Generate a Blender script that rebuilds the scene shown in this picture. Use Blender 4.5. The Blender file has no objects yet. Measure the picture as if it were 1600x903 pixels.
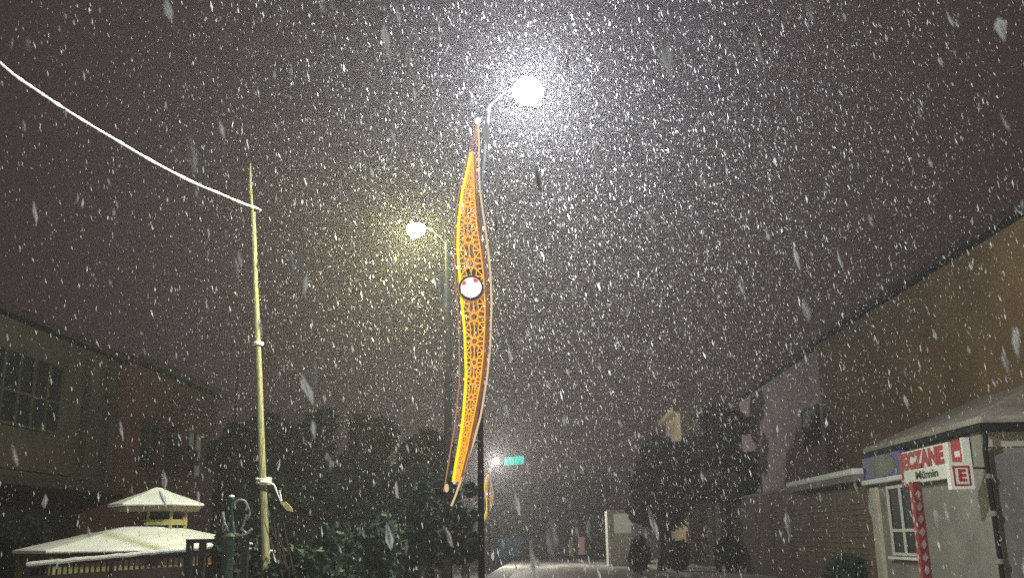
import bpy, math, random
import numpy as np
from mathutils import Vector, Matrix

# ------------------------------------------------------------------ camera, world, exposure
S = bpy.context.scene
C = S.collection
F = 1500.0; PITCH = math.radians(14.47); YAW = math.radians(1.6); ROLL = -0.016
EYE = Vector((0, 0, 1.6))
cam = bpy.data.cameras.new('camera'); camo = bpy.data.objects.new('camera', cam); C.objects.link(camo)
CR = Matrix.Rotation(YAW, 3, 'Z') @ Matrix.Rotation(math.pi/2 + PITCH, 3, 'X') @ Matrix.Rotation(ROLL, 3, 'Z')
camo.matrix_world = Matrix.Translation(EYE) @ CR.to_4x4()
cam.sensor_width = 36; cam.lens = 36*F/1600; cam.clip_start = 0.05; cam.clip_end = 1000
cam.dof.use_dof = True; cam.dof.focus_distance = 14.0; cam.dof.aperture_fstop = 4.5
S.camera = camo

W = bpy.data.worlds.new('World'); S.world = W; W.use_nodes = True
nt = W.node_tree; bg = nt.nodes['Background']
bg.inputs['Color'].default_value = (1.0, 0.62, 0.66, 1); bg.inputs['Strength'].default_value = 0.036
S.view_settings.view_transform = 'Standard'; S.view_settings.look = 'None'
S.view_settings.exposure = 0; S.view_settings.gamma = 1; S.view_settings.use_curve_mapping = False
S.cycles.use_denoising = False
S.cycles.volume_bounces = 0; S.cycles.max_bounces = 4; S.cycles.diffuse_bounces = 2
S.cycles.transmission_bounces = 3; S.cycles.sample_clamp_indirect = 2.0
MAIN_P, YEL_P, FAR_P = 4300, 1900, 4200
HAZE = 0.0028

# ------------------------------------------------------------------ helpers
rnd = random.Random(7)
def ray(px, py):
    return (CR @ Vector(((px-800)/F, (451.5-py)/F, -1.0)))
def at(px, py, y):                     # the point of the pixel's line of sight at depth y
    d = ray(px, py); return EYE + d*(y/d.y)
def onx(px, py, x):                    # ... on the facade plane x
    d = ray(px, py); return EYE + d*(x/d.x)

def gz(x, y):                          # ground height: street falls away slowly, garden on the left lies lower
    z = -0.0045*max(0.0, y-6)
    t = min(1, max(0, (-2.6-x)/2.0)); t = t*t*(3-2*t)
    return z - 1.0*t

def mat(name, col, rough=0.8, noise=0.0, scale=3.0, emit=None, es=0, metal=0, bump=0.0, col2=None, stretch=None):
    m = bpy.data.materials.new(name); m.use_nodes = True
    n = m.node_tree; b = n.nodes['Principled BSDF']
    b.inputs['Base Color'].default_value = (*col, 1); b.inputs['Roughness'].default_value = rough
    b.inputs['Metallic'].default_value = metal
    b.inputs['Specular IOR Level'].default_value = 0.0 if name == 'painted_steel' else 0.25
    if emit:
        b.inputs['Emission Color'].default_value = (*emit, 1); b.inputs['Emission Strength'].default_value = es
        m.cycles.emission_sampling = 'NONE'
    if noise or col2 or bump:
        tc = n.nodes.new('ShaderNodeTexCoord'); mp = n.nodes.new('ShaderNodeMapping')
        n.links.new(tc.outputs['Object'], mp.inputs[0])
        if stretch: mp.inputs['Scale'].default_value = stretch
        t = n.nodes.new('ShaderNodeTexNoise'); t.inputs['Scale'].default_value = scale; t.inputs['Detail'].default_value = 8
        t.inputs['Roughness'].default_value = 0.65
        n.links.new(mp.outputs[0], t.inputs['Vector'])
        r = n.nodes.new('ShaderNodeValToRGB')
        c2 = col2 or tuple(c*(1-noise) for c in col)
        r.color_ramp.elements[0].position = .36; r.color_ramp.elements[1].position = .62
        r.color_ramp.elements[0].color = (*c2, 1); r.color_ramp.elements[1].color = (*col, 1)
        n.links.new(t.outputs['Fac'], r.inputs[0]); n.links.new(r.outputs[0], b.inputs['Base Color'])
        if bump:
            bp = n.nodes.new('ShaderNodeBump'); bp.inputs['Strength'].default_value = bump; bp.inputs['Distance'].default_value = .05
            n.links.new(t.outputs['Fac'], bp.inputs['Height']); n.links.new(bp.outputs[0], b.inputs['Normal'])
    return m

def emis(name, col, s):
    m = bpy.data.materials.new(name); m.use_nodes = True; n = m.node_tree; n.nodes.clear()
    e = n.nodes.new('ShaderNodeEmission'); o = n.nodes.new('ShaderNodeOutputMaterial')
    e.inputs[0].default_value = (*col, 1); e.inputs[1].default_value = s; n.links.new(e.outputs[0], o.inputs[0])
    m.cycles.emission_sampling = 'NONE'
    return m

class MB:
    def __init__(s): s.v = []; s.f = []
    def add(s, v, f):
        k = len(s.v); s.v += [tuple(p) for p in v]; s.f += [tuple(i+k for i in q) for q in f]; return s
    def box(s, a, b):
        x0, y0, z0 = [min(p, q) for p, q in zip(a, b)]; x1, y1, z1 = [max(p, q) for p, q in zip(a, b)]
        return s.add([(x0,y0,z0),(x1,y0,z0),(x1,y1,z0),(x0,y1,z0),(x0,y0,z1),(x1,y0,z1),(x1,y1,z1),(x0,y1,z1)],
                     [(0,3,2,1),(4,5,6,7),(0,1,5,4),(1,2,6,5),(2,3,7,6),(3,0,4,7)])
    def bar(s, a, b, w, t, n=Vector((0,1,0))):       # straight bar from a to b, w across, t along n
        a = Vector(a); b = Vector(b); d = (b-a).normalized(); n = (n - d*n.dot(d)).normalized(); u = d.cross(n)*w/2; n = n*t/2
        v = [a-u-n, a+u-n, a+u+n, a-u+n, b-u-n, b+u-n, b+u+n, b-u+n]
        return s.add(v, [(0,3,2,1),(4,5,6,7),(0,1,5,4),(1,2,6,5),(2,3,7,6),(3,0,4,7)])
    def tube(s, pts, r, n=10):
        pts = [Vector(p) for p in pts]; R = r if isinstance(r, (list, tuple)) else [r]*len(pts)
        k0 = len(s.v); ref = Vector((0,1,0))
        for i, p in enumerate(pts):
            d = (pts[min(i+1, len(pts)-1)]-pts[max(i-1, 0)]).normalized()
            if abs(d.dot(ref)) > .95: ref = Vector((1,0,0))
            u = d.cross(ref).normalized(); w = d.cross(u)
            for j in range(n):
                a = 2*math.pi*j/n; s.v.append(tuple(p+(u*math.cos(a)+w*math.sin(a))*R[i]))
        for i in range(len(pts)-1):
            for j in range(n):
                a = k0+i*n+j; b = k0+i*n+(j+1) % n; s.f.append((a, b, b+n, a+n))
        s.f.append(tuple(k0+j for j in range(n))[::-1]); s.f.append(tuple(k0+(len(pts)-1)*n+j for j in range(n)))
        return s
    def lathe(s, c, prof, n=24, rot=0, ax=None):      # prof: (radius, height) pairs round a vertical axis (or given axis frame)
        k0 = len(s.v); c = Vector(c)
        for r, h in prof:
            for j in range(n):
                a = rot+2*math.pi*j/n; p = Vector((r*math.cos(a), r*math.sin(a), h))
                if ax: p = ax @ p
                s.v.append(tuple(c+p))
        for i in range(len(prof)-1):
            for j in range(n):
                a = k0+i*n+j; b = k0+i*n+(j+1) % n; s.f.append((a, b, b+n, a+n))
        s.f.append(tuple(k0+j for j in range(n))[::-1]); s.f.append(tuple(k0+(len(prof)-1)*n+j for j in range(n)))
        return s
    def sphere(s, c, r, n=16, m=10, sz=1.0):
        return s.lathe(c, [(max(1e-4, r*math.sin(math.pi*i/m)), -r*sz*math.cos(math.pi*i/m)) for i in range(m+1)], n)
    def prism(s, poly, off):                           # polygon extruded by a vector
        poly = [Vector(p) for p in poly]; off = Vector(off); n = len(poly)
        return s.add(poly+[p+off for p in poly], [tuple(range(n))[::-1], tuple(range(n, 2*n))]+[(i, (i+1) % n, (i+1) % n+n, i+n) for i in range(n)])
    def build(s, name, m, parent=None, smooth=False, bevel=0, **tags):
        me = bpy.data.meshes.new(name); me.from_pydata(s.v, [], s.f); me.validate(); me.update()
        import bmesh
        bm = bmesh.new(); bm.from_mesh(me); bmesh.ops.recalc_face_normals(bm, faces=bm.faces); bm.to_mesh(me); bm.free()
        if smooth:
            me.polygons.foreach_set('use_smooth', [True]*len(me.polygons)); me.set_sharp_from_angle(angle=math.radians(40))
        me.materials.append(m); o = bpy.data.objects.new(name, me); C.objects.link(o)
        if parent:
            o.parent = parent; o.matrix_parent_inverse = Matrix.Translation(-sum_loc(parent))
        if bevel:
            b = o.modifiers.new('b', 'BEVEL'); b.width = bevel; b.segments = 2; b.limit_method = 'ANGLE'
        for k, q in tags.items(): o[k] = q
        return o
def sum_loc(p):
    v = Vector(p.location)
    if p.parent: v = v + sum_loc(p.parent)*0
    return v
def thing(name, loc, label, cat, group=None):
    o = bpy.data.objects.new(name, None); o.location = loc; o.empty_display_size = .2; C.objects.link(o)
    o['label'] = label; o['category'] = cat
    if group: o['group'] = group
    return o
def tag(o, label, cat, group=None):
    o['label'] = label; o['category'] = cat
    if group: o['group'] = group
    return o
def text(s, M4, size, m, parent, sx=1.0, name='lettering', bold=0.0):
    cu = bpy.data.curves.new(name, 'FONT'); cu.body = s; cu.size = size; cu.extrude = .006; cu.align_x = 'CENTER'; cu.align_y = 'CENTER'
    cu.offset = bold; cu.materials.append(m)
    o = bpy.data.objects.new(name, cu); C.objects.link(o)
    bpy.context.view_layer.update(); me = bpy.data.meshes.new_from_object(o); bpy.data.objects.remove(o); o = bpy.data.objects.new(name, me); C.objects.link(o)
    o.matrix_world = M4 @ Matrix.Diagonal((sx, 1, 1, 1)); o.parent = parent; o.matrix_parent_inverse = Matrix.Translation(-Vector(parent.location))
    return o
FACE_W = Matrix(((0,0,-1,0),(-1,0,0,0),(0,1,0,0),(0,0,0,1)))      # text on a wall that faces the street from the right side
FACE_S = Matrix(((1,0,0,0),(0,0,-1,0),(0,1,0,0),(0,0,0,1)))       # text that faces the viewer

def interp(tab, t):
    for (a, x), (b, y) in zip(tab, tab[1:]):
        if t <= b: return x+(y-x)*max(0, (t-a)/(b-a))
    return tab[-1][1]

# ------------------------------------------------------------------ materials
M = dict(
 snow=mat('snow', (.84,.84,.84), .7, col2=(.70,.70,.72), scale=2.2, bump=.5),
 ground=mat('ground_snow', (.72,.71,.67), .75, col2=(.34,.33,.30), scale=.55, bump=.3),
 road=mat('slush', (.55,.53,.49), .6, col2=(.22,.21,.19), scale=.5, bump=.35, stretch=(1.6,.25,1)),
 pole=mat('painted_steel', (.016,.016,.017), .9, noise=.4, scale=5),
 dark=mat('dark_metal', (.016,.018,.017), .75, noise=.4, scale=9),
 green=mat('green_iron', (.03,.06,.045), .5, noise=.4, scale=8),
 wood=mat('weathered_pole', (.31,.285,.14), .8, col2=(.13,.12,.06), scale=6, bump=.3, stretch=(6,6,.7)),
 orange=mat('ochre_render', (.215,.14,.066), .9, col2=(.135,.09,.045), scale=.35, bump=.2),
 mauve=mat('mauve_render', (.46,.36,.38), .9, col2=(.30,.23,.25), scale=.7, bump=.2),
 grey=mat('grey_plaster', (.27,.255,.225), .9, col2=(.18,.17,.15), scale=.9, bump=.2),
 cream=mat('cream_plaster', (.55,.52,.40), .85, noise=.25, scale=2),
 brown=mat('brown_shutter', (.19,.145,.10), .8, col2=(.12,.09,.06), scale=1.2, stretch=(1,1,.5)),
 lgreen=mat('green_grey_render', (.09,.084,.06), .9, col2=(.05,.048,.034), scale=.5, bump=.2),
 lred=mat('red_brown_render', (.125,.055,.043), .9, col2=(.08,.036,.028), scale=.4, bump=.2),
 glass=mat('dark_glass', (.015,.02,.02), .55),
 winframe=mat('window_paint', (.6,.6,.55), .6),
 tile=mat('roof_tile', (.06,.045,.04), .8, noise=.5, scale=4),
 white=mat('white_sign', (.78,.78,.70), .5, noise=.12, scale=5),
 dred=mat('faded_red', (.20,.035,.032), .6, noise=.35, scale=9),
 dwhite=mat('worn_white', (.34,.24,.21), .7, noise=.4, scale=9),
 red=mat('red_sign', (.42,.03,.035), .5, noise=.2, scale=6),
 blue=mat('blue_sign', (.045,.05,.25), .5, noise=.3, scale=4),
 black=mat('black_letter', (.06,.06,.055), .6),
 gyellow=mat('gazebo_yellow', (.36,.31,.12), .7, noise=.3, scale=4),
 bark=mat('bark', (.06,.05,.04), .9, noise=.5, scale=6, bump=.5),
 leafd=mat('leaf_dark', (.022,.035,.028), .7, noise=.6, scale=1.3),
 leafg=mat('leaf_green', (.036,.062,.034), .6, noise=.65, scale=1.6),
 leafk=mat('leaf_black_green', (.018,.024,.024), .7, noise=.5, scale=1.3),
 leafb=mat('leaf_bluish', (.035,.05,.05), .7, noise=.6, scale=1.3),
 farb=mat('dim_brown_band', (.10,.075,.055), .9, noise=.3, scale=1),
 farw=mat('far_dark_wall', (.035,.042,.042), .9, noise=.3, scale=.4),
 roofsnow=mat('thin_roof_snow', (.36,.33,.28), .8, col2=(.22,.20,.17), scale=1.5, bump=.3),
 fart=mat('far_tan_wall', (.46,.37,.25), .9, noise=.3, scale=.4),
 pale=mat('pale_panel', (.62,.60,.50), .8, noise=.2, scale=1),
 rope=mat('frosted_rope', (.8,.8,.72), .8, noise=.25, scale=14),
)

# ------------------------------------------------------------------ setting: ground, street
g = MB(); xs = [-90,-60,-40,-30,-20,-14,-10,-7,-5,-4.6,-4.2,-3.8,-3.4,-3,-2.6,-2,0,4,9,20,40,90]; ys = [-20,0,3,6,10,15,20,30,40,55,70,90,130,160]
g.v = [(x, y, gz(x, y)) for y in ys for x in xs]; nx = len(xs)
g.f = [(j*nx+i, j*nx+i+1, (j+1)*nx+i+1, (j+1)*nx+i) for j in range(len(ys)-1) for i in range(nx-1)]
g.build('ground', M['ground'], smooth=True, kind='structure')
r = MB()
for a, b in zip(ys[:-1], ys[1:]):
    r.add([(-1.6,a,gz(0,a)+.005),(6.2,a,gz(0,a)+.005),(6.2,b,gz(0,b)+.005),(-1.6,b,gz(0,b)+.005)], [(0,1,2,3)])
r.build('road', M['road'], kind='structure')
k = MB()
for a, b in zip(ys[1:-2], ys[2:-1]):
    a_, b_ = gz(0,a), gz(0,b)
    k.add([(6.21,a,a_-.2),(8.75,a,a_-.2),(8.75,b,b_-.2),(6.21,b,b_-.2),(6.21,a,a_+.13),(8.75,a,a_+.13),(8.75,b,b_+.13),(6.21,b,b_+.13)],
          [(4,5,6,7),(0,1,5,4),(1,2,6,5),(2,3,7,6),(3,0,4,7)])
k.build('pavement', M['ground'], kind='structure')

# ------------------------------------------------------------------ right side: annex with pharmacy
XF, XW = 8.8, 12.0
eave = onx(1530, 665, XF); YC = eave.y; ZE = eave.z
yb = onx(1362, 740, XF).y
yfar = onx(1160, 800, XF).y
an = thing('pharmacy_annex', (XF, YC, 0), 'low grey plastered shop annex with snow covered lean-to roof and downpipe', 'shop building')
w = MB(); w.box((XF, YC, -.5), (16, yb, ZE-.05)); w.build('wall', M['grey'], an)
c1 = MB(); c1.box((XF-.10, yb-.45, -.4), (XF-.002, yb+.05, ZE-.9)).build('pilaster', M['cream'], an, bevel=.01)
# snowy lean-to roof, hipped at the near end
zr = onx(1372, 683, XW).z; yr2 = yb+.35
rf = MB(); T = .16
A = [(XF-.07,YC-.25,ZE),(16,YC-.25,ZE),(16,YC+3.2,zr+.1),(XW,YC+3.2,zr+.1),(XW,yr2,zr+.1),(XF-.07,yr2,ZE)]
rf.add([(x,y,z-.0) for x,y,z in A]+[(x,y,z+T) for x,y,z in A],
       [(6,7,8,9),(6,9,10,11),(0,1,7,6),(5,0,6,11),(1,2,8,7),(3,4,10,9),(4,5,11,10),(0,3,2,1),(0,5,4,3)])
rf.build('roof', M['roofsnow'], an, bevel=.04)
ev = MB(); ev.box((XF-.13,YC-.32,ZE-.11),(XF-.01,yr2,ZE+.03)); ev.box((XF-.01,YC-.32,ZE-.11),(16,YC-.2,ZE+.03)); ev.build('gutter', M['dark'], an)
tr = MB(); tr.box((XF+.1,YC-.03,ZE-.42),(16,YC-.002,ZE-.13)); tr.build('trim', M['cream'], an)
pf = at(1533, 690, YC-.08); 
dp = MB(); dp.tube([(pf.x+.02,YC-.25,ZE-.1),(pf.x+.02,YC-.25,ZE-.3),(pf.x+.05,YC-.09,ZE-.5),(pf.x+.05,YC-.09,gz(9,18))], .05, 10)
d_ = dp.build('downpipe', M['dark'], an, smooth=True)
for zz in (ZE-1.0, 1.9, 1.0):
    b_ = MB(); b_.lathe((pf.x+.05,YC-.09,zz), [(.062,-.05),(.07,-.04),(.07,.04),(.062,.05)], 12); b_.build('bracket', M['grey'], d_)
# window facing the street
p0 = onx(1388, 762, XF); p1 = onx(1438, 868, XF)
wy0, wy1, wz0, wz1 = p1.y-.1, p0.y, 1.05, p0.z
wn = MB(); wn.box((XF-.02,wy0,wz0),(XF-.004,wy1,wz1)); wi = wn.build('window', M['glass'], an)
fr = MB()
for y_ in (wy0, (wy0+wy1)/2, wy1): fr.box((XF-.06,y_-.04,wz0-.04),(XF-.022,y_+.04,wz1+.04))
for z_ in (wz0, wz0+(wz1-wz0)*.35, wz1): fr.box((XF-.055,wy0+.04,z_-.035),(XF-.024,wy1-.04,z_+.035))
fr.build('window_frame', M['winframe'], wi)
sl = MB(); sl.box((XF-.16,wy0-.1,wz0-.12),(XF-.003,wy1+.1,wz0-.06)); sl.build('window_sill', M['snow'], wi)

# ---- signs on the annex
def wallsign(name, pxa, pxb, pya_top, pyb_top, pyb_bot, m, label, x=XF-.14, th=.12):
    a = onx(pxa, pya_top, x); b = onx(pxb, pyb_top, x); c = onx(pxb, pyb_bot, x)
    o = thing(name, (x, b.y, c.z), label, 'sign')
    return o, a.y, b.y, c.z, (a.z+b.z)/2
ps, ya, yb_, z0, z1 = wallsign('pharmacy_sign', 1412, 1484, 707, 690, 747, None, 'white box sign with big red ECZANE lettering above a smaller black name')
mm = MB(); mm.box((XF-.2,yb_,z0),(XF-.03,ya,z1)); mm.build('panel', M['white'], ps, bevel=.01)
rb = MB(); rb.box((XF-.206,yb_+.32,z0+(z1-z0)*.40),(XF-.2,ya-.02,z1-.10)); 
H = z1-z0; Ly = ya-yb_
text('ECZANE', Matrix.Translation((XF-.207,(ya+yb_)/2+.12,z0+H*.66)) @ FACE_W, H*.66, M['red'], ps, sx=(Ly*.90)/(H*.66*3.85), bold=.03)
text('Mümin', Matrix.Translation((XF-.207,(ya+yb_)/2-.05,z0+H*.20)) @ FACE_W, H*.33, M['black'], ps, sx=(Ly*.48)/(H*.33*2.7), bold=.004, name='name_lettering')
e = MB(); e.box((XF-.215,ya+.0,z0-.05),(XF-.03,ya+.16,z1)); e.build('end_board', M['red'], ps)
rs, ya2, yb2, z02, z12 = wallsign('red_sign_board', 1486, 1504, 690, 686, 722, None, 'small red upright board beside the white ECZANE box sign')
mm = MB(); mm.box((XF-.18,yb2,z02),(XF-.04,ya2-.03,z12)); mm.build('panel', M['red'], rs, bevel=.01)
mm = MB(); mm.box((XF-.2,yb2-.07,z02-.03),(XF-.04,yb2-.005,z12+.03)); mm.build('frame', M['white'], rs)
mm = MB(); mm.box((XF-.186,yb2+.12,z02+.12),(XF-.181,ya2-.2,z02+.24)); mm.build('stripe', M['white'], rs)
ES = YC-.35
q0 = at(1481, 722, ES); q1 = at(1525, 764, ES)
es = thing('projecting_pharmacy_sign', (q0.x, ES, q1.z), 'square white projecting sign with red frame and red letter E', 'sign')
mm = MB(); mm.box((q0.x,ES,q1.z),(q1.x,ES+.14,q0.z)); mm.build('panel', M['white'], es, bevel=.012)
fw = .035; X0, X1, Z0, Z1 = q0.x+.075, q1.x-.075, q1.z+.07, q0.z-.07
mm = MB(); mm.box((X0,ES-.008,Z0),(X1,ES-.002,Z0+fw)); mm.box((X0,ES-.008,Z1-fw),(X1,ES-.002,Z1)); mm.box((X0,ES-.008,Z0+fw),(X0+fw,ES-.002,Z1-fw)); mm.box((X1-fw,ES-.008,Z0+fw),(X1,ES-.002,Z1-fw))
mm.build('frame', M['red'], es)
text('E', Matrix.Translation(((X0+X1)/2,ES-.006,(Z0+Z1)/2+.0)) @ FACE_S, (Z1-Z0)*.80, M['red'], es, sx=1.0, bold=.012)
mm = MB(); mm.tube([(q1.x-.1,ES+.14,q0.z-.1),(XF,YC+.02,q0.z-.1)], .02); mm.build('bracket', M['dark'], es)
bs, ya3, yb3, z03, z13 = wallsign('blue_shop_sign', 1350, 1409, 716, 703, 747, None, 'dark blue shop sign with pale oval emblem and white lower edge')
mm = MB(); mm.box((XF-.2,yb3,z03+.1),(XF-.03,ya3,z13)); mm.build('panel', M['blue'], bs, bevel=.01)
mm = MB(); mm.box((XF-.22,yb3,z03-.03),(XF-.03,ya3+.2,z03+.095)); mm.build('edge', M['snow'], bs, bevel=.02)
mm = MB(); n = 28; yc = (ya3+yb3)/2-.1; zc = z03+.36
poly = [(XF-.206, yc+.95*math.cos(2*math.pi*i/n)*(1 if math.sin(2*math.pi*i/n) > -.2 else .93), zc+max(-.2,.30*math.sin(2*math.pi*i/n))) for i in range(n)]
mm.prism(poly, (.004,0,0)); mm.build('emblem', M['grey'], bs)

# LED column in front of the annex: red post with white lozenges
PY = 16.4; pt = at(1429, 752, PY)
rp = thing('red_patterned_column', (pt.x, PY, 0), 'slim red square column with white lozenges below ECZANE sign', 'column')
hw = .076; zt = pt.z; zb = gz(6,16)+.1
mm = MB(); mm.box((pt.x-hw,PY-hw,zb),(pt.x+hw,PY+hw,zt)); mm.build('post', M['dred'], rp, bevel=.008)
mm = MB(); z_ = zb+.05; i = 0
while z_ < zt-.2:
    for s in (-1,):
        cx = pt.x; hh = .15; ww = .05
        mm.prism([(cx,PY-hw-.004,z_),(cx+ww,PY-hw-.004,z_+hh*.5),(cx+ww*.3,PY-hw-.004,z_+hh),(cx-ww,PY-hw-.004,z_+hh*.45)], (0,-.004,0))
        mm.prism([(pt.x-hw-.004,PY,z_),(pt.x-hw-.004,PY+ww,z_+hh*.5),(pt.x-hw-.004,PY,z_+hh),(pt.x-hw-.004,PY-ww,z_+hh*.5)], (-.004,0,0))
    z_ += .20
mm.build('lozenge_pattern', M['dwhite'], rp)
mm = MB(); mm.box((pt.x-.15,PY-.15,zb-.1),(pt.x+.15,PY+.15,zb)); mm.build('base', M['dark'], rp)

# canopy and shutters of the shop row beyond
CX = XF-.35
yc0 = onx(1347, 745, CX).y+.7; yc1 = onx(1230, 755, CX).y; zc1 = onx(1340, 729, CX).z; zc0 = onx(1340, 750, CX).z
cp = thing('shop_canopy', (XF, yc0, zc0), 'flat shop canopy with thick snow in front of brown shutters', 'canopy')
mm = MB(); mm.box((CX,yc0,zc0),(XF-.003,yc1,zc0+.16)); mm.build('slab', M['grey'], cp)
mm = MB(); mm.box((CX-.05,yc0-.03,zc0+.163),(XF-.003,yc1,zc1)); mm.build('snow_cap', M['snow'], cp, bevel=.06)
sr = thing('shutter_shop', (XF, yb+.1, 0), 'long dark brown shop front with closed shutters under the canopy', 'shop building')
mm = MB(); mm.box((XF,yb+.06,-.6),(XW-.01,yfar,zc0+.13)); mm.build('wall', M['brown'], sr)
mm = MB(); mm.box((XF-.02,yb+.4,zc0+.134),(XW-.02,yfar+.1,zc0+.27)); mm.build('roof', M['roofsnow'], sr, bevel=.03)
ny = 6; L = (yfar-yb-.6)/ny
for i in range(ny):
    a = yb+.4+i*L; mm = MB(); mm.box((XF-.05,a+.2,-.3),(XF-.004,a+L-.2,2.5))
    sh = mm.build('shutter', M['brown'], sr); s2 = MB()
    for j in range(18): s2.box((XF-.075,a+.22,-.2+j*.15),(XF-.052,a+L-.22,-.12+j*.15))
    s2.build('slat_pattern', M['brown'], sh)

# tall buildings behind the annex
ysplit = onx(1285, 640, XW).y
ztop = onx(1600, 378, XW).z; ztop2 = onx(1190, 597, XW).z
ob = thing('ochre_building', (XW, 10, 0), 'tall windowless ochre rendered side wall with dark ragged tiled eave', 'building')
mm = MB(); mm.add([(XW,8,-.6),(26,8,-.6),(26,ysplit,-.9),(XW,ysplit,-.9),(XW,8,ztop+.35),(26,8,ztop+.35),(26,ysplit,ztop2-.05),(XW,ysplit,ztop2-.05)],
 [(0,3,2,1),(4,5,6,7),(0,1,5,4),(1,2,6,5),(2,3,7,6),(3,0,4,7)]); mm.build('wall', M['orange'], ob)
mm = MB(); rr = random.Random(3); y_ = 8.0
while y_ < ysplit:
    t = (y_-8)/(ysplit-8); zz = (ztop+.35)*(1-t)+(ztop2-.05)*t; hh = rr.uniform(.10,.24); l = rr.uniform(.5,1.1)
    mm.box((XW-.32-rr.uniform(0,.08),y_,zz-.04),(XW+1.5,min(ysplit,y_+l)-.004,zz+hh)); y_ += l
mm.build('eave', M['tile'], ob)
pc = onx(1395, 470, XW+.2)
mm = MB(); mm.box((XW+.05,pc.y-1.0,pc.z-.4),(XW+.7,pc.y+1.0,pc.z+.32)); mm.box((XW+.0,pc.y-1.1,pc.z+.323),(XW+.75,pc.y+1.1,pc.z+.42)); mm.build('chimney', M['tile'], ob)
mb_ = thing('mauve_building', (XW, ysplit, 0), 'mauve rendered house beyond the ochre wall with one dark upper window', 'building')
yend = onx(1150, 615, XW).y
mm = MB(); mm.add([(XW+.15,ysplit+.01,-.9),(26,ysplit+.01,-.9),(26,yend,-.9),(XW+.15,yend,-.9),(XW+.15,ysplit+.01,ztop2-.1),(26,ysplit+.01,ztop2-.1),(26,yend,ztop2-.1),(XW+.15,yend,ztop2-.1)],
 [(0,3,2,1),(4,5,6,7),(0,1,5,4),(1,2,6,5),(2,3,7,6),(3,0,4,7)]); mm.build('wall', M['mauve'], mb_)
mm = MB(); mm.box((XW-.2,ysplit+.02,ztop2-.15),(XW+1.6,yend,ztop2+.08)); mm.build('eave', M['tile'], mb_)
a = onx(1252, 652, XW+.1); b = onx(1284, 692, XW+.1)
mm = MB(); mm.box((XW+.12,b.y+.05,b.z),(XW+.147,a.y,onx(1268,635,XW+.1).z)); wi = mm.build('window', M['glass'], mb_)
mm = MB(); zc_ = onx(1268,635,XW+.1).z
mm.prism([(XW+.09,b.y+.05,b.z),(XW+.09,b.y+.14,b.z),(XW+.09,b.y+.14,zc_-.09),(XW+.09,a.y-.09,zc_-.09),(XW+.09,a.y-.09,b.z),(XW+.09,a.y,b.z),(XW+.09,a.y,zc_),(XW+.09,b.y+.05,zc_)], (.028,0,0))
mm.build('window_frame', M['dark'], wi)

# ------------------------------------------------------------------ left side buildings
XL = -14.0
ya = onx(-60, 600, XL).y; yb2_ = onx(185, 600, XL).y
zt_ = onx(0, 490, XL).z; zl = onx(60, 749, XL).z
lb = thing('green_grey_building', (XL, ya, -1), 'dim green-grey building at far left with a wide barred upper window', 'building')
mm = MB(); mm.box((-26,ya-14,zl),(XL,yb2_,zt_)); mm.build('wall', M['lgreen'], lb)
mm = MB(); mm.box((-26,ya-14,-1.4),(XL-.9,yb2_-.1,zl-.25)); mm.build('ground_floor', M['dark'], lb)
mm = MB(); mm.box((-26,ya-14,zl-.24),(XL+.5,yb2_+.1,zl-.004)); mm.build('ledge', M['tile'], lb)
mm = MB(); mm.box((XL+.004,onx(0,700,XL).y-6,onx(40,735,XL).z),(XL+.08,onx(110,700,XL).y,onx(40,690,XL).z)); mm.build('band', M['farb'], lb)
mm = MB(); mm.box((-26,ya-14.2,zt_+.003),(XL+.35,yb2_+.15,zt_+.22)); mm.build('cornice', M['tile'], lb)
for i, (pa, pb) in enumerate([(6,88)]):
    A_ = onx(pa,560,XL); B_ = onx(pb,668,XL)
    mm = MB(); mm.box((XL-.0+.004,A_.y-.8,onx(45,668,XL).z),(XL+.03,B_.y,onx(45,556,XL).z)); wi = mm.build('window', M['glass'], lb)
    mm = MB()
    for j in range(6):
        yy = A_.y-.8+(B_.y-A_.y+.8)*j/5; mm.box((XL+.033,yy-.035,onx(45,668,XL).z),(XL+.08,yy+.035,onx(45,556,XL).z))
    for zz in (onx(45,668,XL).z, onx(45,618,XL).z, onx(45,556,XL).z): mm.box((XL+.036,A_.y-.8,zz-.04),(XL+.075,B_.y,zz+.04))
    mm.build('window_frame', M['lgreen'], wi)
for pp in (128, 162):
    yy = onx(pp,650,XL).y; mm = MB(); mm.box((XL+.004,yy-.12,zl),(XL+.14,yy+.12,zt_-.3)); mm.build('pilaster', M['tile'], lb)
rbd = thing('red_brown_building', (XL+.3, yb2_, -1), 'dim red-brown building behind the gazebo with shuttered windows', 'building')
ye = onx(338,650,XL+.4).y; zt3 = onx(300,605,XL+.4).z
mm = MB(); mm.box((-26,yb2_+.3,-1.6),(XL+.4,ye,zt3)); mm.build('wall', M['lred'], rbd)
mm = MB(); mm.box((-26,yb2_+.2,zt3+.003),(XL+.8,ye+.3,zt3+.25)); mm.build('roof', M['tile'], rbd)
for i in range(3):
    y0_ = yb2_+1.2+i*(ye-yb2_-2)/3; mm = MB(); mm.box((XL+.404,y0_,4.1),(XL+.43,y0_+1.3,5.7)); wi = mm.build('window', M['glass'], rbd)
    mm = MB(); mm.box((XL+.434,y0_+.62,4.1),(XL+.47,y0_+.68,5.7)); mm.box((XL+.434,y0_-.1,4.0),(XL+.5,y0_+1.4,4.09)); mm.build('window_frame', M['lred'], wi)
hs = at(370, 600, 42)
mm = MB(); mm.tube([(hs.x,42,gz(hs.x,42)),(hs.x,42,at(370,545,42).z)], [.07,.04], 8); tag(mm.build('thin_mast', M['dark']), 'thin dark mast rising above the trees left of the wooden pole', 'mast')

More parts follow.
